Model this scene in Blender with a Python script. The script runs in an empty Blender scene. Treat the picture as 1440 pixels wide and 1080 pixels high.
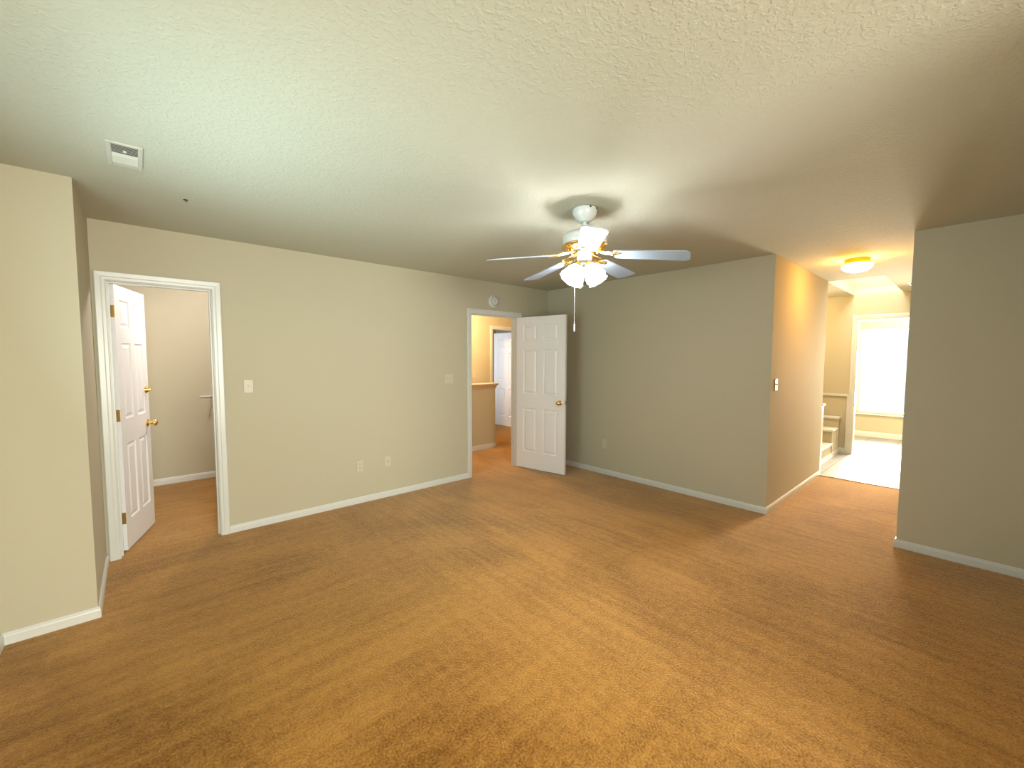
import bpy, bmesh, math, random
from mathutils import Vector, Matrix

random.seed(7)
C = bpy.context.scene.collection
PI = math.pi
H = 2.454            # ceiling height

# ---------------------------------------------------------------- camera
F, YAW, PITCH, ROLL = 586.26, 0.730, -0.0620, 0.002
cd = bpy.data.cameras.new('camera')
cd.sensor_fit = 'HORIZONTAL'; cd.sensor_width = 36.0
cd.lens = F * 36.0 / 1440.0
cd.clip_start = 0.02; cd.clip_end = 200
cam = bpy.data.objects.new('camera', cd); C.objects.link(cam)
fw = Vector((math.sin(YAW)*math.cos(PITCH), math.cos(YAW)*math.cos(PITCH), math.sin(PITCH)))
rt = Vector((math.cos(YAW), -math.sin(YAW), 0)); up = rt.cross(fw)
r2 = rt*math.cos(ROLL) + up*math.sin(ROLL); u2 = -rt*math.sin(ROLL) + up*math.cos(ROLL)
m = Matrix((r2, u2, -fw)).transposed().to_4x4()
m.translation = Vector((-4.426, -4.174, 1.489))
cam.matrix_world = m
bpy.context.scene.camera = cam

# ---------------------------------------------------------------- world, daylight, exposure
w = bpy.data.worlds.new('world'); bpy.context.scene.world = w; w.use_nodes = True
bg = w.node_tree.nodes['Background']
bg.inputs[0].default_value = (0.80, 0.93, 1.0, 1); bg.inputs[1].default_value = 1.6
vs = bpy.context.scene.view_settings
vs.view_transform = 'Standard'; vs.look = 'None'; vs.exposure = 0.0; vs.gamma = 1.0
vs.use_curve_mapping = False

def area(name, loc, direction, sx, sy, watts, color, spread=None):
    l = bpy.data.lights.new(name, 'AREA'); l.shape = 'RECTANGLE'; l.size = sx; l.size_y = sy
    l.energy = watts; l.color = color
    if spread: l.spread = spread
    o = bpy.data.objects.new(name, l); C.objects.link(o); o.location = loc
    o.rotation_euler = Vector(direction).to_track_quat('-Z', 'Y').to_euler()
    return o
def point(name, loc, watts, color, r=0.06):
    l = bpy.data.lights.new(name, 'POINT'); l.energy = watts; l.color = color; l.shadow_soft_size = r
    o = bpy.data.objects.new(name, l); C.objects.link(o); o.location = loc
    return o
# window behind and beside the camera (openings built below)
area('daylight_side_window', (-5.06, -2.05, 1.35), (1, 0, .5), 1.4, 1.4, 34, (0.70, 0.96, 1.0), 2.4)
area('daylight_rear_window', (-3.9, -7.45, 1.35), (0, 1, -.25), 1.7, 1.4, 235, (1.0, 1.0, 0.90), 2.6)
area('daylight_far_window', (6.10, -3.31, 1.26), (-1, 0, 0), 1.36, 1.62, 760, (1.0, 0.80, 0.60))
area('daylight_skylight', (2.93, -3.13, 3.25), (0, 0, -1), 1.7, 0.53, 46, (1.0, 0.93, 0.80))
point('closet_bulb', (-3.62, 0.85, 2.33), 68, (1.0, 0.93, 0.96), 0.07)
point('bath_window_room_fill', (4.9, -3.8, 2.2), 150, (1.0, 0.92, 0.78), 0.15)  # added fill for the room before the far window, no fixture known
point('bath_alcove_fill', (2.9, -2.0, 2.25), 62, (1.0, 0.70, 0.34), 0.1)  # added warm fill hidden by the hall wall, brightens the alcove by the steps
point('landing_bulb', (-0.45, 1.16, 2.28), 150, (1.0, 0.66, 0.34), 0.10)
area('daylight_far_bedroom', (0.20, 3.2, 1.5), (1, -.15, 0), 1.2, 1.4, 22, (0.84, 0.90, 1.0))

# ---------------------------------------------------------------- helpers
def tag(o, label=None, cat=None, group=None, kind=None):
    if label: o['label'] = label
    if cat: o['category'] = cat
    if group: o['group'] = group
    if kind: o['kind'] = kind
    return o
def obj(name, bm, mat, parent=None, smooth=False):
    me = bpy.data.meshes.new(name)
    bmesh.ops.recalc_face_normals(bm, faces=bm.faces)
    bm.to_mesh(me); bm.free()
    if mat: me.materials.append(mat)
    if smooth:
        for p in me.polygons: p.use_smooth = True
    o = bpy.data.objects.new(name, me); C.objects.link(o)
    if parent: o.parent = parent
    return o
def smooth_by_angle(o, deg=35):
    me = o.data
    for p in me.polygons: p.use_smooth = True
    bm = bmesh.new(); bm.from_mesh(me)
    for e in bm.edges:
        if len(e.link_faces) == 2 and e.calc_face_angle(0) > math.radians(deg): e.smooth = False
    bm.to_mesh(me); bm.free()
    return o
def empty(name, loc, rz=0.0, parent=None):
    o = bpy.data.objects.new(name, None); C.objects.link(o)
    o.location = loc; o.rotation_euler = (0, 0, rz); o.empty_display_size = 0.1
    if parent: o.parent = parent
    return o
def box(bm, x0, y0, z0, x1, y1, z1, M=None):
    vs_ = [bm.verts.new(Vector(p) if M is None else M @ Vector(p)) for p in
           [(x0,y0,z0),(x1,y0,z0),(x1,y1,z0),(x0,y1,z0),(x0,y0,z1),(x1,y0,z1),(x1,y1,z1),(x0,y1,z1)]]
    for f in [(0,3,2,1),(4,5,6,7),(0,1,5,4),(1,2,6,5),(2,3,7,6),(3,0,4,7)]:
        bm.faces.new([vs_[i] for i in f])
def bbox(bm, x0, y0, z0, x1, y1, z1, b=0.003, M=None, seg=2):
    """a box with rounded edges, added to bm"""
    t = bmesh.new(); box(t, x0, y0, z0, x1, y1, z1)
    bmesh.ops.bevel(t, geom=list(t.edges), offset=b, segments=seg, affect='EDGES', profile=0.5)
    merge(bm, t, M)
def merge(bm, t, M=None):
    mp = {}
    for v in t.verts: mp[v] = bm.verts.new(M @ v.co if M is not None else v.co)
    for f in t.faces:
        try: bm.faces.new([mp[v] for v in f.verts])
        except ValueError: pass
    t.free()
def lathe(bm, prof, seg=32, M=None, cap=True):
    rings = []
    for r, z in prof:
        if r < 1e-5:
            p = Vector((0, 0, z)); rings.append([bm.verts.new(M @ p if M is not None else p)])
        else:
            ring = []
            for i in range(seg):
                a = 2*PI*i/seg; p = Vector((r*math.cos(a), r*math.sin(a), z))
                ring.append(bm.verts.new(M @ p if M is not None else p))
            rings.append(ring)
    for a, b in zip(rings, rings[1:]):
        for i in range(seg):
            j = (i+1) % seg
            if len(a) == 1 and len(b) == 1: break
            if len(a) == 1: bm.faces.new((a[0], b[j], b[i]))
            elif len(b) == 1: bm.faces.new((a[i], a[j], b[0]))
            else: bm.faces.new((a[i], a[j], b[j], b[i]))
    if cap:
        for rg in (rings[0], rings[-1]):
            if len(rg) > 2: bm.faces.new(rg)
def tube(bm, pts, r, seg=10, M=None):
    pts = [Vector(p) for p in pts]; rings = []
    rr = r if isinstance(r, (list, tuple)) else [r]*len(pts)
    for k, p in enumerate(pts):
        d = (pts[min(k+1, len(pts)-1)] - pts[max(k-1, 0)]).normalized()
        a = d.orthogonal().normalized() if k == 0 else (prev - d*prev.dot(d)).normalized()
        prev = a; b = d.cross(a)
        ring = []
        for i in range(seg):
            t = 2*PI*i/seg; q = p + (a*math.cos(t) + b*math.sin(t))*rr[k]
            ring.append(bm.verts.new(M @ q if M is not None else q))
        rings.append(ring)
    for a, b in zip(rings, rings[1:]):
        for i in range(seg):
            j = (i+1) % seg; bm.faces.new((a[i], a[j], b[j], b[i]))
    bm.faces.new(rings[0][::-1]); bm.faces.new(rings[-1])
def prism(bm, outline, z0, z1, M=None):
    lo = [bm.verts.new(M @ Vector((x, y, z0)) if M is not None else (x, y, z0)) for x, y in outline]
    hi = [bm.verts.new(M @ Vector((x, y, z1)) if M is not None else (x, y, z1)) for x, y in outline]
    bm.faces.new(lo[::-1]); bm.faces.new(hi)
    n = len(outline)
    for i in range(n):
        j = (i+1) % n; bm.faces.new((lo[i], lo[j], hi[j], hi[i]))

# ---------------------------------------------------------------- materials
def mat(name, col, rough=0.6, metal=0.0, bump=None, var=None, spec=0.5, emit=None):
    """bump = (scale, strength, distance); var = (scale, amount, second colour)"""
    M = bpy.data.materials.new(name); M.use_nodes = True
    nt = M.node_tree; b = nt.nodes['Principled BSDF']
    b.inputs['Base Color'].default_value = (*col, 1); b.inputs['Roughness'].default_value = rough
    b.inputs['Metallic'].default_value = metal; b.inputs['Specular IOR Level'].default_value = spec
    tc = nt.nodes.new('ShaderNodeTexCoord')
    if var:
        n = nt.nodes.new('ShaderNodeTexNoise'); n.inputs['Scale'].default_value = var[0]; n.inputs['Detail'].default_value = 4
        nt.links.new(tc.outputs['Object'], n.inputs['Vector'])
        mx = nt.nodes.new('ShaderNodeMix'); mx.data_type = 'RGBA'
        mx.inputs[6].default_value = (*col, 1); mx.inputs[7].default_value = (*var[2], 1)
        mr = nt.nodes.new('ShaderNodeMapRange'); mr.inputs[1].default_value = 0.35; mr.inputs[2].default_value = 0.65
        mr.inputs[4].default_value = var[1]
        nt.links.new(n.outputs['Fac'], mr.inputs[0]); nt.links.new(mr.outputs[0], mx.inputs[0])
        nt.links.new(mx.outputs[2], b.inputs['Base Color'])
    if bump:
        n = nt.nodes.new('ShaderNodeTexNoise'); n.inputs['Scale'].default_value = bump[0]; n.inputs['Detail'].default_value = 3
        nt.links.new(tc.outputs['Object'], n.inputs['Vector'])
        bp = nt.nodes.new('ShaderNodeBump'); bp.inputs['Strength'].default_value = bump[1]; bp.inputs['Distance'].default_value = bump[2]
        nt.links.new(n.outputs['Fac'], bp.inputs['Height']); nt.links.new(bp.outputs[0], b.inputs['Normal'])
    if emit:
        b.inputs['Emission Color'].default_value = (*emit[0], 1); b.inputs['Emission Strength'].default_value = emit[1]
    return M

WALL = (0.48, 0.435, 0.315)
m_wall = mat('wall_paint', WALL, 0.85, bump=(180, 0.12, 0.002), var=(1.4, 0.5, (0.488, 0.445, 0.325)), spec=0.12)
m_trim = mat('white_trim_paint', (0.61, 0.61, 0.57), 0.32, bump=(60, 0.05, 0.001))
m_door = mat('white_door_paint', (0.78, 0.77, 0.77), 0.35, bump=(90, 0.04, 0.001))
m_plate = mat('ivory_plastic', (0.55, 0.50, 0.38), 0.35)
m_white = mat('white_enamel', (0.62, 0.63, 0.62), 0.28)
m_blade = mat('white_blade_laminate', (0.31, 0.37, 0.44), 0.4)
m_brass = mat('polished_brass', (0.86, 0.58, 0.20), 0.22, metal=1.0, bump=(40, 0.03, 0.001))
m_oldbrass = mat('aged_brass', (0.50, 0.34, 0.10), 0.35, metal=0.9, bump=(60, 0.1, 0.001))
m_rim = mat('orange_brass', (0.75, 0.36, 0.02), 0.5, metal=0.4)
m_dark = mat('dark_slot', (0.035, 0.032, 0.025), 0.7)
m_tan = mat('cap_paint', (0.47, 0.37, 0.25), 0.5)
m_vent = mat('vent_paint', (0.56, 0.56, 0.48), 0.45)
m_chrome = mat('chrome', (0.8, 0.8, 0.8), 0.2, metal=1.0)
m_bulb = mat('lit_bulb', (0.95, 0.95, 0.95), 0.4, emit=((0.96, 0.98, 1.0), 540.0))
m_shade = bpy.data.materials.new('lit_frosted_glass'); m_shade.use_nodes = True
_nt = m_shade.node_tree; _nt.nodes.clear()
_o = _nt.nodes.new('ShaderNodeOutputMaterial'); _mx = _nt.nodes.new('ShaderNodeMixShader'); _mx.inputs[0].default_value = 0.45
_t = _nt.nodes.new('ShaderNodeBsdfTransparent'); _e = _nt.nodes.new('ShaderNodeEmission')
_e.inputs[0].default_value = (0.98, 0.98, 1.0, 1); _e.inputs[1].default_value = 9.0
_nt.links.new(_t.outputs[0], _mx.inputs[1]); _nt.links.new(_e.outputs[0], _mx.inputs[2]); _nt.links.new(_mx.outputs[0], _o.inputs[0])
m_hallshade = mat('lit_dome_glass', (0.95, 0.92, 0.85), 0.4, emit=((1.0, 0.50, 0.10), 78.0))

def ceiling_mat():
    M = bpy.data.materials.new('textured_ceiling'); M.use_nodes = True
    nt = M.node_tree; b = nt.nodes['Principled BSDF']
    b.inputs['Base Color'].default_value = (0.53, 0.525, 0.425, 1); b.inputs['Roughness'].default_value = 0.85
    b.inputs['Specular IOR Level'].default_value = 0.2
    tc = nt.nodes.new('ShaderNodeTexCoord')
    n1 = nt.nodes.new('ShaderNodeTexNoise'); n1.inputs['Scale'].default_value = 58; n1.inputs['Detail'].default_value = 3; n1.inputs['Distortion'].default_value = 0.6
    n2 = nt.nodes.new('ShaderNodeTexNoise'); n2.inputs['Scale'].default_value = 120; n2.inputs['Detail'].default_value = 2
    mr = nt.nodes.new('ShaderNodeMapRange'); mr.inputs[1].default_value = 0.48; mr.inputs[2].default_value = 0.62
    ad = nt.nodes.new('ShaderNodeMath'); ad.operation = 'MULTIPLY_ADD'; ad.inputs[1].default_value = 0.35
    for n in (n1, n2): nt.links.new(tc.outputs['Object'], n.inputs['Vector'])
    nt.links.new(n1.outputs['Fac'], mr.inputs[0]); nt.links.new(n2.outputs['Fac'], ad.inputs[0]); nt.links.new(mr.outputs[0], ad.inputs[2])
    bp = nt.nodes.new('ShaderNodeBump'); bp.inputs['Strength'].default_value = 0.30; bp.inputs['Distance'].default_value = 0.005
    nt.links.new(ad.outputs[0], bp.inputs['Height']); nt.links.new(bp.outputs[0], b.inputs['Normal'])
    return M
def carpet_mat():
    M = bpy.data.materials.new('tan_carpet'); M.use_nodes = True
    nt = M.node_tree; b = nt.nodes['Principled BSDF']; L = nt.links.new
    b.inputs['Roughness'].default_value = 0.95; b.inputs['Specular IOR Level'].default_value = 0.08
    b.inputs['Sheen Weight'].default_value = 1.0; b.inputs['Sheen Roughness'].default_value = 0.32; b.inputs['Sheen Tint'].default_value = (1.0, 0.74, 0.50, 1)
    tc = nt.nodes.new('ShaderNodeTexCoord')
    def noise(scale, detail=3, vec=None, dist=0.0):
        n = nt.nodes.new('ShaderNodeTexNoise'); n.inputs['Scale'].default_value = scale; n.inputs['Detail'].default_value = detail
        n.inputs['Distortion'].default_value = dist
        L(vec if vec else tc.outputs['Object'], n.inputs['Vector']); return n.outputs['Fac']
    def mapped(rz, sx, sy):
        mp = nt.nodes.new('ShaderNodeMapping'); mp.inputs['Rotation'].default_value = (0, 0, rz); mp.inputs['Scale'].default_value = (sx, sy, 1)
        L(tc.outputs['Object'], mp.inputs['Vector']); return mp.outputs[0]
    def rng(s, a, b2, lo, hi):
        r = nt.nodes.new('ShaderNodeMapRange'); r.inputs[1].default_value = a; r.inputs[2].default_value = b2
        r.inputs[3].default_value = lo; r.inputs[4].default_value = hi; L(s, r.inputs[0]); return r.outputs[0]
    def math_(op, a, b2):
        q = nt.nodes.new('ShaderNodeMath'); q.operation = op
        for i, x in enumerate((a, b2)):
            if hasattr(x, 'links'): L(x, q.inputs[i])
            else: q.inputs[i].default_value = x
        return q.outputs[0]
    big = rng(noise(1.1, 5, dist=1.2), 0.36, 0.64, 0.0, 1.0)                            # worn patches
    streak_a = rng(noise(1.0, 6, mapped(0.06, 1.0, 14.0), 0.3), 0.36, 0.64, 0.0, 1.0)    # brush marks along the room
    streak_b = rng(noise(1.0, 6, mapped(0.05, 20.0, 1.0), 0.25), 0.36, 0.64, 0.0, 1.0)    # and across it
    sx = nt.nodes.new('ShaderNodeSeparateXYZ'); L(tc.outputs['Object'], sx.inputs[0])
    sel = rng(math_('ADD', sx.outputs[0], math_('MULTIPLY', noise(0.7, 2), 2.0)), -2.7, -1.5, 0.0, 1.0)
    mixs = nt.nodes.new('ShaderNodeMix'); mixs.data_type = 'FLOAT'
    L(sel, mixs.inputs[0]); L(streak_a, mixs.inputs[2]); L(streak_b, mixs.inputs[3])
    fine = noise(105, 5); mid = noise(24, 4)
    f = math_('ADD', math_('MULTIPLY', big, 0.26), math_('MULTIPLY', mixs.outputs[0], 0.20))
    f = math_('ADD', f, math_('MULTIPLY', rng(mid, 0.32, 0.68, 0, 1), 0.20))
    f = math_('ADD', f, math_('MULTIPLY', rng(fine, 0.34, 0.66, 0, 1), 0.40))
    cr = nt.nodes.new('ShaderNodeValToRGB'); L(f, cr.inputs[0])
    e = cr.color_ramp.elements
    e[0].position = 0.22; e[0].color = (0.165, 0.064, 0.005, 1)
    e[1].position = 0.82; e[1].color = (0.45, 0.225, 0.048, 1)
    L(cr.outputs[0], b.inputs['Base Color'])
    hgt = math_('ADD', fine, math_('MULTIPLY', mid, 0.35))
    bp = nt.nodes.new('ShaderNodeBump'); bp.inputs['Strength'].default_value = 0.8; bp.inputs['Distance'].default_value = 0.008
    L(hgt, bp.inputs['Height']); L(bp.outputs[0], b.inputs['Normal'])
    return M
def tile_mat():
    M = bpy.data.materials.new('pale_floor_tile'); M.use_nodes = True
    nt = M.node_tree; b = nt.nodes['Principled BSDF']; L = nt.links.new
    tc = nt.nodes.new('ShaderNodeTexCoord'); mp = nt.nodes.new('ShaderNodeMapping')
    mp.inputs['Location'].default_value = (-2.02, 3.30, 0)
    L(tc.outputs['Object'], mp.inputs['Vector'])
    br = nt.nodes.new('ShaderNodeTexBrick'); br.offset = 0.0; br.inputs['Scale'].default_value = 1.0
    br.inputs['Brick Width'].default_value = 0.42; br.inputs['Row Height'].default_value = 0.42
    br.inputs['Mortar Size'].default_value = 0.005; br.inputs['Mortar Smooth'].default_value = 0.1
    br.inputs['Color1'].default_value = (0.27, 0.255, 0.24, 1); br.inputs['Color2'].default_value = (0.24, 0.23, 0.215, 1)
    br.inputs['Mortar'].default_value = (0.09, 0.08, 0.07, 1)
    L(mp.outputs[0], br.inputs['Vector']); L(br.outputs['Color'], b.inputs['Base Color'])
    b.inputs['Roughness'].default_value = 0.5
    return M
m_ceil = ceiling_mat(); m_carpet = carpet_mat(); m_tile = tile_mat()
m_glass = bpy.data.materials.new('window_glass'); m_glass.use_nodes = True
_nt = m_glass.node_tree; _nt.nodes.clear()
_o = _nt.nodes.new('ShaderNodeOutputMaterial'); _mx = _nt.nodes.new('ShaderNodeMixShader')
_tr = _nt.nodes.new('ShaderNodeBsdfTransparent'); _gl = _nt.nodes.new('ShaderNodeBsdfGlossy'); _lw = _nt.nodes.new('ShaderNodeFresnel')
_tr.inputs[0].default_value = (0.95, 0.97, 0.96, 1); _gl.inputs['Roughness'].default_value = 0.02; _lw.inputs[0].default_value = 1.45
_nt.links.new(_lw.outputs[0], _mx.inputs[0]); _nt.links.new(_tr.outputs[0], _mx.inputs[1]); _nt.links.new(_gl.outputs[0], _mx.inputs[2])
_nt.links.new(_mx.outputs[0], _o.inputs[0])

# ---------------------------------------------------------------- the shell
def struct(name, bm, mt, label=None, cat=None, parent=None):
    o = obj(name, bm, mt, parent); o['kind'] = 'structure'
    if label: o['label'] = label; o['category'] = cat
    return o
def boxes(name, lst, mt, **k):
    bm = bmesh.new()
    for b in lst: box(bm, *b)
    return struct(name, bm, mt, **k)

XL, YF = -5.013, -7.40                 # side wall, rear wall (inner faces)
T = 0.12                               # wall thickness
D1 = (-4.580, -3.963); D2 = (-1.366, -0.589); HEAD = 2.040
Y1, Y2, XE, XF, XW = -2.878, -3.804, 2.017, 3.790, 5.950
SK = (2.07, 3.79, -3.403, -2.857)      # skylight opening x0 x1 y0 y1

boxes('floor', [(XL-.12, YF-.12, -.10, XE, 4.3, 0)], m_carpet)
boxes('floor_tiled', [(XE, -5.6, -.10, 6.2, -1.2, 0.002)], m_tile)
boxes('trim_1', [(XE-.016, Y2+.001, 0, XE+.016, Y1-.001, .008)], m_trim, label='thin pale threshold strip where the carpet meets the tile', cat='threshold')
bm = bmesh.new()
def slab_with_hole(bm, x0, x1, y0, y1, z0, z1, h):
    box(bm, x0, y0, z0, h[0], y1, z1); box(bm, h[1], y0, z0, x1, y1, z1)
    box(bm, h[0], y0, z0, h[1], h[2], z1); box(bm, h[0], h[3], z0, h[1], y1, z1)
slab_with_hole(bm, XL-.12, 6.2, YF-.12, 4.3, H, H+.10, SK)
struct('ceiling', bm, m_ceil)
boxes('ceiling_skylight_shaft', [(SK[0]-.03, SK[2]-.03, H+.10, SK[0], SK[3]+.03, 3.3), (SK[1], SK[2]-.03, H+.10, SK[1]+.03, SK[3]+.03, 3.3),
      (SK[0], SK[2]-.03, H+.10, SK[1], SK[2], 3.3), (SK[0], SK[3], H+.10, SK[1], SK[3]+.03, 3.3)], m_wall)

boxes('wall_back', [(-5.13, 0, 0, D1[0], T, H), (D1[1], 0, 0, D2[0], T, H), (D2[1], 0, 0, 0.0, T, H),
      (D1[0], 0, HEAD, D1[1], T, H), (D2[0], 0, HEAD, D2[1], T, H)], m_wall)
boxes('wall_right', [(0, Y1, 0, T, T, H)], m_wall)
boxes('wall_right_near', [(0, YF-.12, 0, T, Y2, H)], m_wall)
boxes('wall_hall_left', [(T, Y1, 0, XE, Y1+T, H)], m_wall)
boxes('wall_hall_right', [(T, Y2-T, 0, XF, Y2, H)], m_wall)
boxes('wall_corner', [(-5.13, -.874, 0, -4.655, 0, H)], m_wall)
# side wall with a window beside the camera
W1 = (-2.80, -1.30, .60, 2.10)
boxes('wall_left', [(XL-T, YF-T, 0, XL, W1[0], H), (XL-T, W1[1], 0, XL, -.874, H),
      (XL-T, W1[0], 0, XL, W1[1], W1[2]), (XL-T, W1[0], W1[3], XL, W1[1], H)], m_wall)
W2 = (-4.80, -3.00, .60, 2.10)
boxes('wall_front', [(XL, YF-T, 0, W2[0], YF, H), (W2[1], YF-T, 0, 0, YF, H),
      (W2[0], YF-T, 0, W2[1], YF, W2[2]), (W2[0], YF-T, W2[3], W2[1], YF, H)], m_wall)
boxes('wall_rear_light_block', [(-2.8, YF, 0, 0, -4.80, H)], m_wall)  # unseen block, added to keep rear window light off the right side
# far bathroom: wall with cased opening, then window wall
OP = (-3.74, -2.922, 2.075)
boxes('wall_far', [(XF, OP[1], 0, XF+T, -1.2, H), (XF, Y2-T, 0, XF+T, OP[0], H), (XF, OP[0], OP[2], XF+T, OP[1], H)], m_wall)
W3 = (-4.00, -2.63, .445, 2.075)
boxes('wall_window', [(XW, W3[1], 0, XW+T, -1.2, H), (XW, -5.6, 0, XW+T, W3[0], H),
      (XW, W3[0], 0, XW+T, W3[1], W3[2]), (XW, W3[0], W3[3], XW+T, W3[1], H)], m_wall)
boxes('wall_bath_left', [(T, -1.32, 0, 6.07, -1.2, H)], m_wall)
boxes('wall_bath_right', [(XF+T, -5.6, 0, XW, -5.48, H), (XF, -5.6, 0, XF+T, Y2-T, H)], m_wall)
boxes('wall_bath_near', [(T, Y1+T, 0, 2*T, -1.2, H)], m_wall)
# closet behind door 1
boxes('wall_closet', [(-5.13, T, 0, -5.01, 2.255, H), (-5.01, 2.135, 0, -2.72, 2.255, H), (-2.84, T, 0, -2.72, 2.135, H)], m_wall)
# landing behind door 2
D3 = (0.600, 1.520)
boxes('wall_landing', [(-2.70, 2.0, 0, D3[0], 2.12, H), (D3[1], 2.0, 0, 2.6, 2.12, H), (D3[0], 2.0, HEAD, D3[1], 2.12, H),
      (2.48, -1.18, 0, 2.6, 2.0, H), (T, T-.12, 0, 2.48, T, H)], m_wall)
boxes('wall_bedroom', [(-.1, 2.12, 0, .02, 4.3, H), (.02, 4.18, 0, 2.6, 4.3, H), (2.48, 2.12, 0, 2.6, 4.18, H)], m_wall)
# landing half wall with a moulded cap
hw = empty('wall_half_landing', (0, 0, 0)); tag(hw, 'half-height wall with moulded cap on the landing beyond the open door', 'half wall', kind='structure')
bm = bmesh.new(); box(bm, -2.70, 1.17, 0, -.020, 1.28, 1.0); obj('panel', bm, m_wall, hw)
bm = bmesh.new()
bbox(bm, -2.70, 1.125, 1.045, .022, 1.325, 1.075, .006); bbox(bm, -2.70, 1.145, 1.018, .004, 1.305, 1.046, .008)
bbox(bm, -2.70, 1.158, .985, -.008, 1.292, 1.02, .004); obj('cap', bm, m_tan, hw)

# ---------------------------------------------------------------- baseboards and casings
BH = 0.064
def board(name, runs, h=BH):
    """runs: (x0,y0,x1,y1,nx,ny) along a wall face, n points into the room"""
    bm = bmesh.new()
    prof = [(0, 0), (.013, 0), (.013, h*.68), (.010, h*.80), (.010, h*.88), (.005, h), (0, h)]
    for r in runs:
        x0, y0, x1, y1, nx, ny = r[:6]
        m0, m1 = r[6:8] if len(r) > 6 else (0, 0)        # mitres: 1 outside corner, -1 inside corner
        L_ = math.hypot(x1-x0, y1-y0); dx, dy = (x1-x0)/L_, (y1-y0)/L_
        a = [bm.verts.new((x0+nx*u-dx*u*m0, y0+ny*u-dy*u*m0, v)) for u, v in prof]
        b = [bm.verts.new((x1+nx*u+dx*u*m1, y1+ny*u+dy*u*m1, v)) for u, v in prof]
        n = len(prof)
        for i in range(n):
            j = (i+1) % n; bm.faces.new((a[i], a[j], b[j], b[i]))
        if not m0: bm.faces.new(a)
        if not m1: bm.faces.new(b[::-1])
    return struct(name, bm, m_trim)
CW = 0.060
board('baseboard_back', [(D1[1]+CW, 0, D2[0]-CW, 0, 0, -1), (D2[1]+CW, 0, 0, 0, 0, -1, 0, -1)])
board('baseboard_right', [(0, 0, 0, Y1, -1, 0, -1, 1)])
board('baseboard_hall', [(0, Y1, XE, Y1, 0, -1, 1, 1), (XE, Y1, XE, Y1+T, 1, 0, 1, 0)])
board('baseboard_right_near', [(0, Y2, 0, -4.80, -1, 0, 1, -1), (0, Y2, XF, Y2, 0, 1, 1, 0)])
board('baseboard_left', [(-4.655, 0, -4.655, -.874, 1, 0, 0, 1), (-4.655, -.874, XL, -.874, 0, -1, 1, -1), (XL, -.874, XL, YF, 1, 0, -1, 0)])
board('baseboard_front', [(XL, YF, -2.8, YF, 0, 1), (-2.8, -4.80, 0, -4.80, 0, 1, 1, 0), (-2.8, YF, -2.8, -4.80, -1, 0, 0, 1)])
board('baseboard_closet', [(-5.01, 2.135, -2.84, 2.135, 0, -1), (-5.01, T, -5.01, 2.135, 1, 0), (-2.84, T, -2.84, 2.135, -1, 0)], .075)
board('baseboard_landing', [(-2.7, 1.17, -.020, 1.17, 0, -1, 0, 1), (-.020, 1.17, -.020, 1.28, 1, 0, 1, 0), (D3[1]+CW, 2.0, 2.48, 2.0, 0, -1)], .075)
board('baseboard_far', [(XF, OP[1]+CW, XF, -1.32, -1, 0)], .09)
board('baseboard_window', [(XW, -5.48, XW, -1.32, -1, 0)], .10)

def casing(name, a, b, head, M, cw=CW, mt=m_trim, top_only=False):
    """mitred moulding round an opening; local x along the wall, z up, y out of the wall face"""
    prof = [(0, 0), (0, .010), (.004, .013), (.020, .014), (.026, .017), (cw-.006, .019), (cw, .014), (cw, 0)]
    bm = bmesh.new(); path = [(a, 0, -1, 0), (a, head, -1, 1), (b, head, 1, 1), (b, 0, 1, 0)]
    rings = []
    for x, z, sx, sz in path:
        rings.append([bm.verts.new(M @ Vector((x+sx*u, v, z+sz*u))) for u, v in prof])
    for r, s in zip(rings, rings[1:]):
        for i in range(len(prof)):
            j = (i+1) % len(prof); bm.faces.new((r[i], r[j], s[j], s[i]))
    bm.faces.new(rings[0]); bm.faces.new(rings[-1][::-1])
    return struct(name, bm, mt)
def jamb(name, a, b, head, M, depth, stop=None, t=.004):
    """thin lining of the opening plus door stop"""
    bm = bmesh.new()
    box(bm, a, 0, 0, a+t, -depth, head, M); box(bm, b-t, 0, 0, b, -depth, head, M); box(bm, a+t, 0, head-t, b-t, -depth, head, M)
    if stop:
        s0, s1 = stop
        box(bm, a+t, -s0, 0, a+t+.011, -s1, head-t, M); box(bm, b-t-.011, -s0, 0, b-t, -s1, head-t, M)
        box(bm, a+t+.011, -s0, head-t-.011, b-t-.011, -s1, head-t, M)
    return struct(name, bm, m_trim)
MB_ = Matrix(((1,0,0,0),(0,-1,0,0),(0,0,1,0),(0,0,0,1)))                        # wall A: out of the wall is -y
casing('trim_2', *D1, HEAD, MB_); jamb('trim_3', *D1, HEAD, MB_, T, (.040, .083))
casing('trim_4', *D2, HEAD, MB_); jamb('trim_5', *D2, HEAD, MB_, T, (.040, .075))
M3 = Matrix.Translation((0, 2.0, 0)) @ MB_
casing('trim_6', *D3, HEAD, M3); jamb('trim_7', *D3, HEAD, M3, T)
# cased opening in the far wall (local x -> world y, out of wall -> -x)
M4 = Matrix(((0,-1,0,XF),(1,0,0,0),(0,0,1,0),(0,0,0,1)))
casing('trim_8', OP[0], OP[1], OP[2], M4, .070); jamb('trim_9', OP[0], OP[1], OP[2], M4, T)
# closet-side casings
for nm, D in (('trim_10', D1), ('trim_11', D2)):
    casing(nm, *D, HEAD, Matrix.Translation((0, T, 0)))
# horizontal and vertical trim on the far wall beside the steps
boxes('trim_12', [(XF-.02, -2.87, .905, XF, -1.32, .940), (XF-.02, -2.87, 0.0, XF, -2.835, .905)], m_trim)

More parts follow.
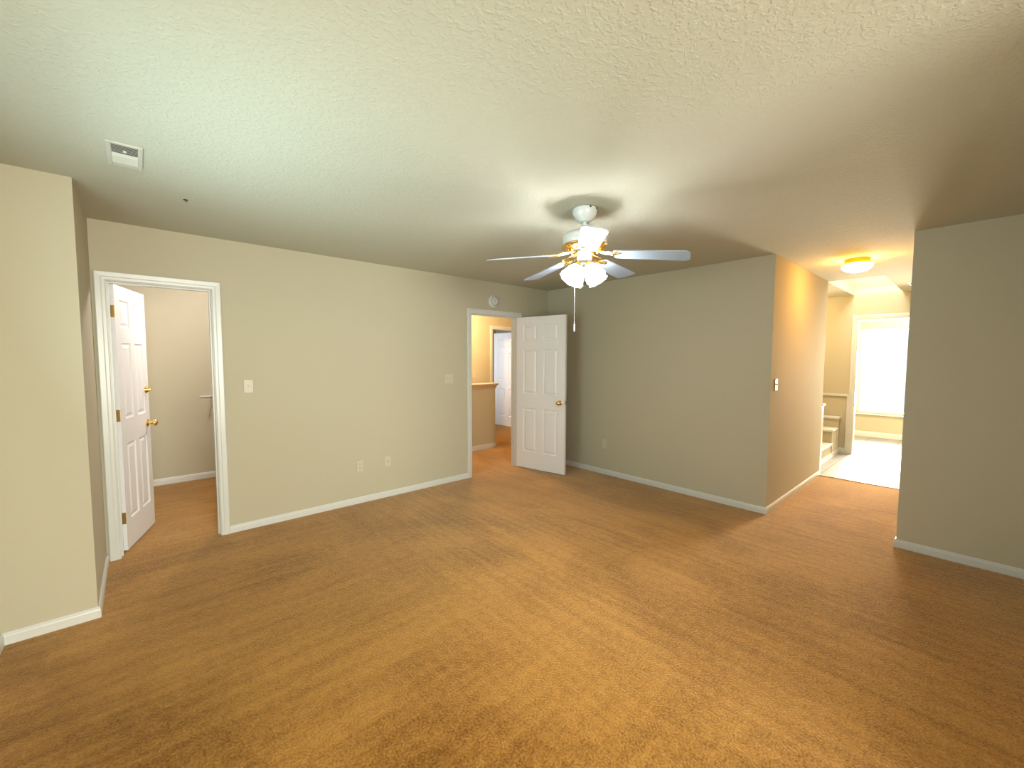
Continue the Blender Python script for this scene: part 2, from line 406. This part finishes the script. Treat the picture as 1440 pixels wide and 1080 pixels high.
# ---------------------------------------------------------------- windows
def window(name, a, b, z0, z1, M, depth, label, rail=True):
    """local x along wall, y out of the wall into the room, opening sits behind y=0"""
    e = empty(name, (0, 0, 0)); tag(e, label, 'window', kind='structure')
    bm = bmesh.new(); f = .045
    for x0, zz0, x1, zz1 in ((a, z0, a+f, z1), (b-f, z0, b, z1), (a+f, z0, b-f, z0+f), (a+f, z1-f, b-f, z1), (a+f, (z0+z1)/2-.018, b-f, (z0+z1)/2+.018))[:5 if rail else 4]:
        box(bm, x0, -depth+.01, zz0, x1, -depth+.06, zz1, M)
    obj('frame', bm, m_trim, e)
    bm = bmesh.new(); box(bm, a+f, -depth+.030, z0+f, b-f, -depth+.034, z1-f, M); obj('pane', bm, m_glass, e)
    bm = bmesh.new(); box(bm, a-.05, -depth+.06, z0-.02, b+.05, .035, z0, M); obj('window_sill', bm, m_trim, e)
    return e
M5 = Matrix(((0,-1,0,XW),(1,0,0,0),(0,0,1,0),(0,0,0,1)))
window('window_1', W3[0], W3[1], W3[2], W3[3], M5, T, 'tall bright window at the end of the hall', rail=False)
M6 = Matrix(((0,1,0,XL),(1,0,0,0),(0,0,1,0),(0,0,0,1)))
window('window_2', *W1, M6, T, 'side window near the camera, outside the view')
M7 = Matrix.Translation((0, YF, 0))
window('window_3', *W2, M7, T, 'rear window behind the camera, outside the view')

# ---------------------------------------------------------------- six-panel doors
def leaf_mesh(W, Hh, Tk, z0=.012):
    bm = bmesh.new()
    st, mu = .112*W/.76, .10*W/.76
    pw = (W - 2*st - mu)/2
    xs = [0, st, st+pw, st+pw+mu, W-st, W]
    zs = [z0, .235, .825, 1.015, 1.600, 1.715, 1.925, Hh]
    pc = {(1, 1), (3, 1), (1, 3), (3, 3), (1, 5), (3, 5)}
    for y, s in ((-Tk, 1), (0.0, -1)):
        for i in range(5):
            for j in range(7):
                x0, x1, a, b = xs[i], xs[i+1], zs[j], zs[j+1]
                if (i, j) not in pc:
                    bm.faces.new([bm.verts.new((p[0], y, p[1])) for p in ((x0, a), (x1, a), (x1, b), (x0, b))]); continue
                rings = []
                for ins, dep in ((0, 0), (.007, .008), (.018, .010), (.040, .002), (.044, .002)):
                    rings.append([bm.verts.new((p[0], y+s*dep, p[1])) for p in
                                  ((x0+ins, a+ins), (x1-ins, a+ins), (x1-ins, b-ins), (x0+ins, b-ins))])
                for r, q in zip(rings, rings[1:]):
                    for k in range(4):
                        l = (k+1) % 4; bm.faces.new((r[k], r[l], q[l], q[k]))
                bm.faces.new(rings[-1])
    for f in (((0,-Tk,z0),(0,0,z0),(0,0,Hh),(0,-Tk,Hh)), ((W,-Tk,z0),(W,-Tk,Hh),(W,0,Hh),(W,0,z0)),
              ((0,-Tk,Hh),(0,0,Hh),(W,0,Hh),(W,-Tk,Hh)), ((0,-Tk,z0),(W,-Tk,z0),(W,0,z0),(0,0,z0))):
        bm.faces.new([bm.verts.new(p) for p in f])
    bmesh.ops.remove_doubles(bm, verts=bm.verts, dist=1e-5)
    return bm
def knob_bm(Tk, sides=(1, -1)):
    bm = bmesh.new()
    prof = [(.0, 0), (.031, 0), (.032, .004), (.026, .009), (.013, .012), (.011, .030), (.016, .036), (.026, .044), (.029, .054), (.026, .064), (.015, .070), (0, .071)]
    for s in sides:
        M = (Matrix.Rotation(PI/2, 4, 'X') if s == 1 else Matrix.Translation((0, Tk, 0)) @ Matrix.Rotation(-PI/2, 4, 'X'))
        lathe(bm, prof, 24, M, cap=False)
    return bm
def hinge_bm(h=.089):
    bm = bmesh.new()
    bbox(bm, -.002, -.034, -h/2, .0015, -.002, h/2, .0008)              # plate on the leaf edge
    tube(bm, [(-.004, .003, -h/2-.003), (-.004, .003, h/2+.003)], .006, 10)
    for k in range(3):
        for yy in (-.025, -.012): box(bm, -.003, yy-.003, -h/2+.012+k*.032, -.0022, yy+.003, -h/2+.018+k*.032)
    return bm
def door(name, px, py, az, W, label, Tk=.035, knob=None, deadbolt=None, flip=False, hinges=True):
    e = empty(name, (px, py, 0), az); tag(e, label, 'door', kind='structure')
    lf = obj('door_leaf', leaf_mesh(W, 2.030, Tk), m_door, e)
    if flip: lf.location = (0, Tk, 0)
    yf = 0 if flip else -Tk
    if knob:
        k = obj('door_handle', knob_bm(Tk), m_brass, e); smooth_by_angle(k, 50); k.location = (W-.068, yf, knob)
        bm = bmesh.new(); bbox(bm, W-.0005, yf+.006, knob-.028, W+.0015, yf+Tk-.006, knob+.028, .0007); box(bm, W+.001, yf+.012, knob-.008, W+.008, yf+.024, knob+.008)
        obj('latch_plate', bm, m_oldbrass, e)
    if deadbolt:
        bm = bmesh.new()
        lathe(bm, [(0, 0), (.030, 0), (.030, .006), (.022, .016), (.020, .026), (0, .027)], 24, Matrix.Rotation(PI/2, 4, 'X'))
        bbox(bm, -.005, -.042, -.014, .005, -.024, .014, .002)
        d = obj('deadbolt', bm, m_brass, e); smooth_by_angle(d, 50); d.location = (W-.068, yf, deadbolt)
    if hinges:
        for z in (.262, 1.05, 1.83):
            h_ = obj('hinge', hinge_bm(), m_oldbrass, e); h_.location = (0, yf+Tk, z)
    return e
door('door_1', -4.576, .122, math.radians(73.5), .605, 'narrow white six-panel door with brass knob and deadbolt, opened into the closet', knob=.92, deadbolt=1.21)
door('door_2', -.612, -.004, math.radians(-78.6), .752, 'white six-panel door with brass knob standing open into the room', knob=.925, flip=True)
door('door_3', 1.512, 2.155, math.radians(90.5), .86, 'white six-panel door seen beyond the landing half wall', knob=.925, flip=True)

# ---------------------------------------------------------------- ceiling fan
def fan():
    fx, fy = -2.240, -2.433
    e = empty('ceiling_fan', (fx, fy, H))
    tag(e, 'white five-blade ceiling fan with brass trim and lit glass shades', 'ceiling fan')
    def L(name, prof, mt, seg=40, parent=e):
        bm = bmesh.new(); lathe(bm, [(r, z-H) for r, z in prof], seg); o = obj(name, bm, mt, parent); return smooth_by_angle(o, 40)
    cp = L('canopy', [(.068, H-.001), (.076, H-.006), (.078, H-.022), (.074, H-.040), (.062, H-.062), (.044, H-.082), (.036, H-.088), (.014, H-.088)], m_white)
    for a in (-2.0, -1.25, .5, 1.7):
        bm = bmesh.new(); lathe(bm, [(.006, 0), (.006, .004), (.003, .006), (0, .006)], 12)
        s = obj('screw', bm, m_dark, cp); s.location = (.076*math.cos(a), .076*math.sin(a), -.012); s.rotation_euler = (0, PI/2, a)
    L('downrod', [(.0125, 2.375), (.0125, 2.315)], m_white, 20)
    L('coupling', [(.014, 2.345), (.026, 2.340), (.028, 2.322), (.040, 2.312)], m_white, 28)
    L('motor_housing', [(.020, 2.318), (.060, 2.314), (.108, 2.300), (.134, 2.282), (.142, 2.262), (.142, 2.226), (.138, 2.220), (.02, 2.220)], m_white, 48)
    L('brass_band', [(.139, 2.222), (.145, 2.219), (.147, 2.211), (.143, 2.203), (.128, 2.194), (.100, 2.186), (.070, 2.182), (.04, 2.180)], m_brass, 48)
    # pierced ornament under the motor
    bm = bmesh.new()
    for k in range(15):
        a = 2*PI*k/15
        M = Matrix.Translation((.098*math.cos(a), .098*math.sin(a), 2.184-H)) @ Matrix.Rotation(a, 4, 'Z') @ Matrix.Scale(1.6, 4, (1, 0, 0))
        lathe(bm, [(0, -.010), (.008, -.006), (.010, 0), (.008, .006), (0, .008)], 10, M)
    o = obj('ornament_ring', bm, m_brass, e); smooth_by_angle(o, 60)
    # blades with brass irons
    az0 = -136.7
    for k in range(5):
        a = math.radians(az0 + 72*k)
        ir = empty('blade_arm', (0, 0, 0), a, e)
        bm = bmesh.new()
        # two curled arms and the mounting plate
        for s in (-1, 1):
            tube(bm, [(.085, s*.012, 2.176-H), (.115, s*.030, 2.166-H), (.145, s*.036, 2.158-H), (.172, s*.020, 2.152-H), (.195, s*.012, 2.148-H)],
                 [.006, .0055, .005, .005, .006], 8)
            tube(bm, [(.150, s*.036, 2.157-H), (.166, s*.048, 2.154-H), (.182, s*.040, 2.151-H), (.178, s*.028, 2.150-H)], .004, 8)
        tube(bm, [(.08, 0, 2.178-H), (.14, 0, 2.160-H), (.20, 0, 2.147-H)], [.010, .007, .008], 8)
        prism(bm, [(.180, -.020), (.205, -.046), (.235, -.040), (.262, -.012), (.275, 0), (.262, .012), (.235, .040), (.205, .046), (.180, .020)], 2.1405-H, 2.1445-H)
        for sx_, sy_ in ((.215, -.028), (.215, .028), (.252, 0)):
            lathe(bm, [(.006, 0), (.006, -.002), (0, -.005)], 10, Matrix.Translation((sx_, sy_, 2.1405-H)))
        io = obj('iron', bm, m_brass, ir); smooth_by_angle(io, 50)
        # blade: rounded, widening plank
        pts = []
        r0, r1, w0, w1 = .190, .640, .056, .070
        pts += [(r0, -w0+.012), (r0+.012, -w0)]
        c = .034
        for t in range(6):
            q = -PI/2 + (PI/2)*t/5; pts.append((r1-c+c*math.cos(q), -w1+c+c*math.sin(q)))
        for t in range(6):
            q = (PI/2)*t/5; pts.append((r1-c+c*math.cos(q), w1-c+c*math.sin(q)))
        pts += [(r0+.012, w0), (r0, w0-.012)]
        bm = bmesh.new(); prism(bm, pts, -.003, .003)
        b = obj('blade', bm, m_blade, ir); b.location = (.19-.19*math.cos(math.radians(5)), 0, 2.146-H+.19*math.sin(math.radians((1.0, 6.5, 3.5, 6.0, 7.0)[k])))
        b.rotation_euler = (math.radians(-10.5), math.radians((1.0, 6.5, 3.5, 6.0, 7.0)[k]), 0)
    L('switch_housing', [(.030, 2.182), (.046, 2.178), (.048, 2.160), (.048, 2.128), (.044, 2.118), (.030, 2.112)], m_white, 36)
    L('light_fitter', [(.030, 2.114), (.052, 2.108), (.054, 2.096), (.040, 2.084), (.020, 2.076), (.012, 2.060), (.006, 2.052), (0, 2.050)], m_chrome, 36)
    for k in range(4):
        a = math.radians(-104 + 90*k)
        sh = empty('lamp', (.042*math.cos(a), .042*math.sin(a), 2.094-H), a, e)
        sh.rotation_euler = (0, math.radians(-38), a)
        bm = bmesh.new()
        lathe(bm, [(.010, .004), (.024, 0), (.026, -.020), (.024, -.026), (.010, -.026)], 24); s_ = obj('socket', bm, m_brass, sh); smooth_by_angle(s_, 40)
        bm = bmesh.new()
        n = 36; prof = [(.024, -.018), (.036, -.030), (.048, -.050), (.055, -.075), (.059, -.100), (.066, -.122), (.063, -.121), (.056, -.100), (.052, -.075), (.045, -.051), (.033, -.032), (.021, -.020)]
        rings = []
        for r, z in prof:
            fl = .06*max(0, (-z-.08)/.04)
            rings.append([bm.verts.new((r*(1+fl*math.cos(9*2*PI*i/n))*math.cos(2*PI*i/n), r*(1+fl*math.cos(9*2*PI*i/n))*math.sin(2*PI*i/n), z)) for i in range(n)])
        for A, B in zip(rings, rings[1:]+rings[:1]):
            for i in range(n): bm.faces.new((A[i], A[(i+1) % n], B[(i+1) % n], B[i]))
        obj('lamp_shade', bm, m_shade, sh, smooth=True)
        bm = bmesh.new(); lathe(bm, [(0, -.026), (.013, -.028), (.015, -.045), (.026, -.065), (.029, -.082), (.022, -.100), (0, -.108)], 20)
        obj('bulb', bm, m_bulb, sh, smooth=True)
    # pull chain: beads then a slim fob
    ch = empty('pull_chain', (0, 0, 0), 0, e)
    cx, cy = -.045, .040
    bm = bmesh.new()
    zt, zb = 2.125-H, 1.715-H
    nb = 60
    for k in range(nb):
        z = zt + (zb-zt)*k/(nb-1)
        t = bmesh.new(); bmesh.ops.create_icosphere(t, subdivisions=1, radius=.0021); merge(bm, t, Matrix.Translation((cx, cy, z)))
    tube(bm, [(cx, cy, zt), (cx, cy, zb)], .0009, 6)
    obj('chain', bm, m_white, ch)
    bm = bmesh.new(); lathe(bm, [(0, .0), (.003, -.002), (.005, -.02), (.006, -.045), (.003, -.052), (0, -.053)], 14, Matrix.Translation((cx, cy, zb)))
    obj('fob', bm, m_white, ch, smooth=True)
fan()

# ---------------------------------------------------------------- hall dome light
e = empty('ceiling_light', (.80, -3.345, H)); tag(e, 'round lit dome light with brass rim on the hall ceiling', 'ceiling light')
bm = bmesh.new(); lathe(bm, [(.060, 0), (.098, -.001), (.102, -.010), (.098, -.040), (.102, -.048), (.060, -.050)], 40); smooth_by_angle(obj('brass_rim', bm, m_rim, e), 40)
bm = bmesh.new(); lathe(bm, [(.098, -.048), (.114, -.055), (.120, -.068), (.115, -.088), (.095, -.106), (.057, -.121), (0, -.125)], 40); obj('dome', bm, m_hallshade, e, smooth=True)

# ---------------------------------------------------------------- ceiling register, hook, smoke alarm
def register(name, cx, cy, lx, ly, label, rz=0):
    e = empty(name, (cx, cy, H), rz); tag(e, label, 'air vent')
    bm = bmesh.new(); f = .018
    for x0, y0, x1, y1 in ((-lx/2, -ly/2, -lx/2+f, ly/2), (lx/2-f, -ly/2, lx/2, ly/2), (-lx/2+f, -ly/2, lx/2-f, -ly/2+f), (-lx/2+f, ly/2-f, lx/2-f, ly/2)):
        bbox(bm, x0, y0, -.006, x1, y1, 0, .002)
    box(bm, -lx/2+f, ly*.30, -.0045, lx/2-f, ly/2-f, -.001)
    obj('frame', bm, m_vent, e)
    bm = bmesh.new(); box(bm, -lx/2+f, -ly/2+f, -.0012, lx/2-f, ly/2-f, -.0004); obj('dark_duct_sheet', bm, m_dark, e)  # flat dark sheet standing in for the shade inside the duct
    n = 14; s0 = -ly/2+f; stp = (ly*.30-s0)/n
    for k in range(n):
        y = s0 + stp*(k+.5); bm = bmesh.new()
        tilt = math.radians(17 if k < 7 else -40)
        M = Matrix.Translation((0, y, -.0052)) @ Matrix.Rotation(tilt, 4, 'X')
        hw_ = stp*(.13 if k < 7 else .62)
        box(bm, -lx/2+f, -hw_, -.0005, lx/2-f, hw_, .0005, M); obj('louver', bm, m_vent, e)
    bm = bmesh.new(); bbox(bm, -.006, -ly*.24, -.012, .006, -ly*.20, -.004, .001); obj('lever', bm, m_vent, e)
    return e
register('ceiling_vent', -4.435, -1.400, .128, .300, 'white rectangular air vent with a dark slatted half set in the ceiling')
register('ceiling_vent', 3.00, -3.60, .14, .30, 'small pale air vent in the hall ceiling beyond the dome light', PI/2)
bm = bmesh.new(); lathe(bm, [(.012, 0), (.012, -.002), (.004, -.004)], 20)
tube(bm, [(0, 0, -.003), (0, 0, -.008), (.004, 0, -.012), (.008, 0, -.009)], .0018, 8)
o = obj('ceiling_hook', bm, m_dark); o.location = (-4.171, -.884, H); smooth_by_angle(o, 40)
tag(o, 'tiny dark hook screwed into the ceiling near the corner', 'hook')

e = empty('smoke_alarm', (-1.017, 0, 2.211)); tag(e, 'round white smoke alarm on the wall above the open doorway', 'smoke alarm')
Rx = Matrix.Rotation(PI/2, 4, 'X')
bm = bmesh.new(); lathe(bm, [(.078, 0), (.080, .006), (.078, .022), (.066, .034), (.048, .038), (0, .038)], 40, Rx); smooth_by_angle(obj('housing', bm, m_white, e), 30)
bm = bmesh.new(); lathe(bm, [(.046, .036), (.046, .044), (.040, .048), (.028, .048), (.026, .042), (0, .042)], 32, Rx); smooth_by_angle(obj('sensor_cap', bm, m_trim, e), 30)
bm = bmesh.new()
for k in range(16):
    a = 2*PI*k/16; M = Rx @ Matrix.Rotation(a, 4, 'Z')
    box(bm, .050, -.0035, .0375, .062, .0035, .0395, M)
obj('sound_slots', bm, m_dark, e)
bm = bmesh.new(); lathe(bm, [(.010, .041), (.010, .046), (0, .047)], 16, Rx); obj('test_button', bm, m_plate, e)

# ---------------------------------------------------------------- plates
def face_frame(loc, normal):
    """Empty whose local -y points out of the wall"""
    ang = math.atan2(normal[1], normal[0]) + PI/2
    return loc, ang
def switch(loc, normal, gangs, label, group=None):
    l, a = face_frame(loc, normal)
    e = empty('light_switch', l, a); tag(e, label, 'light switch', group)
    wd = .070 if gangs == 1 else .116
    bm = bmesh.new(); bbox(bm, -wd/2, -.006, -.057, wd/2, 0, .057, .0025); obj('plate', bm, m_plate, e)
    for g in range(gangs):
        x = 0 if gangs == 1 else (-.023 + .046*g)
        bm = bmesh.new(); bbox(bm, x-.005, -.016, -.004, x+.005, -.005, .012, .0015); t = obj('toggle', bm, m_plate, e)
        for z in (-.030, .030):
            bm = bmesh.new(); lathe(bm, [(.003, 0), (.003, .001), (0, .0015)], 10, Matrix.Translation((x, -.006, z)) @ Rx); obj('screw', bm, m_plate, e)
def outlet(loc, normal, label, cover=False, group=None):
    l, a = face_frame(loc, normal)
    e = empty('wall_outlet', l, a); tag(e, label, 'wall outlet', group)
    bm = bmesh.new(); bbox(bm, -.035, -.006, -.057, .035, 0, .057, .0025); obj('plate', bm, m_plate, e)
    if cover:
        bm = bmesh.new(); lathe(bm, [(.008, 0), (.008, .004), (.005, .005), (.005, .012), (0, .012)], 16, Matrix.Translation((0, -.006, 0)) @ Rx)
        obj('cable_jack', bm, m_oldbrass, e)
    else:
        for z in (-.0195, .0195):
            bm = bmesh.new(); bbox(bm, -.016, -.0075, z-.014, .016, -.005, z+.014, .002); s = obj('socket', bm, m_plate, e)
            bm = bmesh.new()
            for x in (-.0065, .0065): box(bm, x-.001, -.0078, z-.002, x+.001, -.0074, z+.006)
            box(bm, -.002, -.0078, z-.009, .002, -.0074, z-.005); obj('slots', bm, m_dark, s)
    bm = bmesh.new(); lathe(bm, [(.003, 0), (.003, .001), (0, .0015)], 10, Matrix.Translation((0, -.006, .0)) @ Rx)
    obj('screw', bm, m_plate, e)
switch((-3.730, 0, 1.243), (0, -1), 1, 'single ivory light switch on the back wall beside the closet doorway')
switch((-1.694, 0, 1.245), (0, -1), 2, 'square double ivory light switch beside the landing doorway')
switch((.155, Y1, 1.237), (0, -1), 1, 'ivory light switch on the orange-lit hall wall just inside the hall')
switch((.155, 2.0, 1.195), (0, -1), 1, 'light switch on the landing wall above the half wall')
outlet((-2.780, 0, .382), (0, -1), 'ivory power outlet low on the back wall, the one closer to the closet doorway')
outlet((-2.480, 0, .384), (0, -1), 'ivory cable plate low on the back wall, the one closer to the landing doorway', cover=True)
outlet((0, -1.020, .392), (-1, 0), 'ivory power outlet low on the grey-tan wall behind the open white door')

# ---------------------------------------------------------------- closet rod bracket
e = empty('shelf_bracket', (-3.80, 2.135, 1.01)); tag(e, 'white metal shelf bracket on the closet back wall', 'bracket')
bm = bmesh.new(); bbox(bm, -.085, -.012, -.006, .10, 0, .010, .002); obj('rail', bm, m_white, e)
bm = bmesh.new(); tube(bm, [(.030, -.004, 0), (.030, -.10, 0), (.030, -.25, -.0)], .006, 8); tube(bm, [(.0, -.006, -.245), (.020, -.10, -.12), (.030, -.24, -.004)], .006, 8); obj('brace', bm, m_white, e)

# ---------------------------------------------------------------- bathroom steps and post behind the hall wall
e = empty('step_unit', (2.35, -2.755, 0)); tag(e, 'pale boxed steps rising along the far wall beyond the hall', 'steps')
bm = bmesh.new()
for x0, x1, z in ((0, .96, .22), (.96, 1.28, .42), (1.28, 1.425, .585)):
    box(bm, x0, 0, 0, x1, .85, z-.03)
obj('step_body', bm, m_wall, e)
for x0, x1, z in ((-.02, .962, .22), (.94, 1.282, .42), (1.26, 1.425, .585)):
    bm = bmesh.new(); bbox(bm, x0, -.015, z-.03, x1, .85, z, .006); obj('tread', bm, m_trim, e)
bm = bmesh.new(); box(bm, 0, -.012, 0, 1.425, 0, .07); box(bm, .95, -.012, .07, .975, 0, .19); box(bm, 1.27, -.012, .07, 1.295, 0, .39); obj('skirt', bm, m_trim, e)
e = empty('newel_post', (2.10, -2.815, 0)); tag(e, 'short white post with flat cap at the end of the hall wall', 'post')
bm = bmesh.new(); bbox(bm, -.045, -.055, 0, .045, .045, .885, .004); obj('shaft', bm, m_trim, e)
bm = bmesh.new(); bbox(bm, -.058, -.068, .885, .058, .058, .915, .006); obj('cap', bm, m_trim, e)
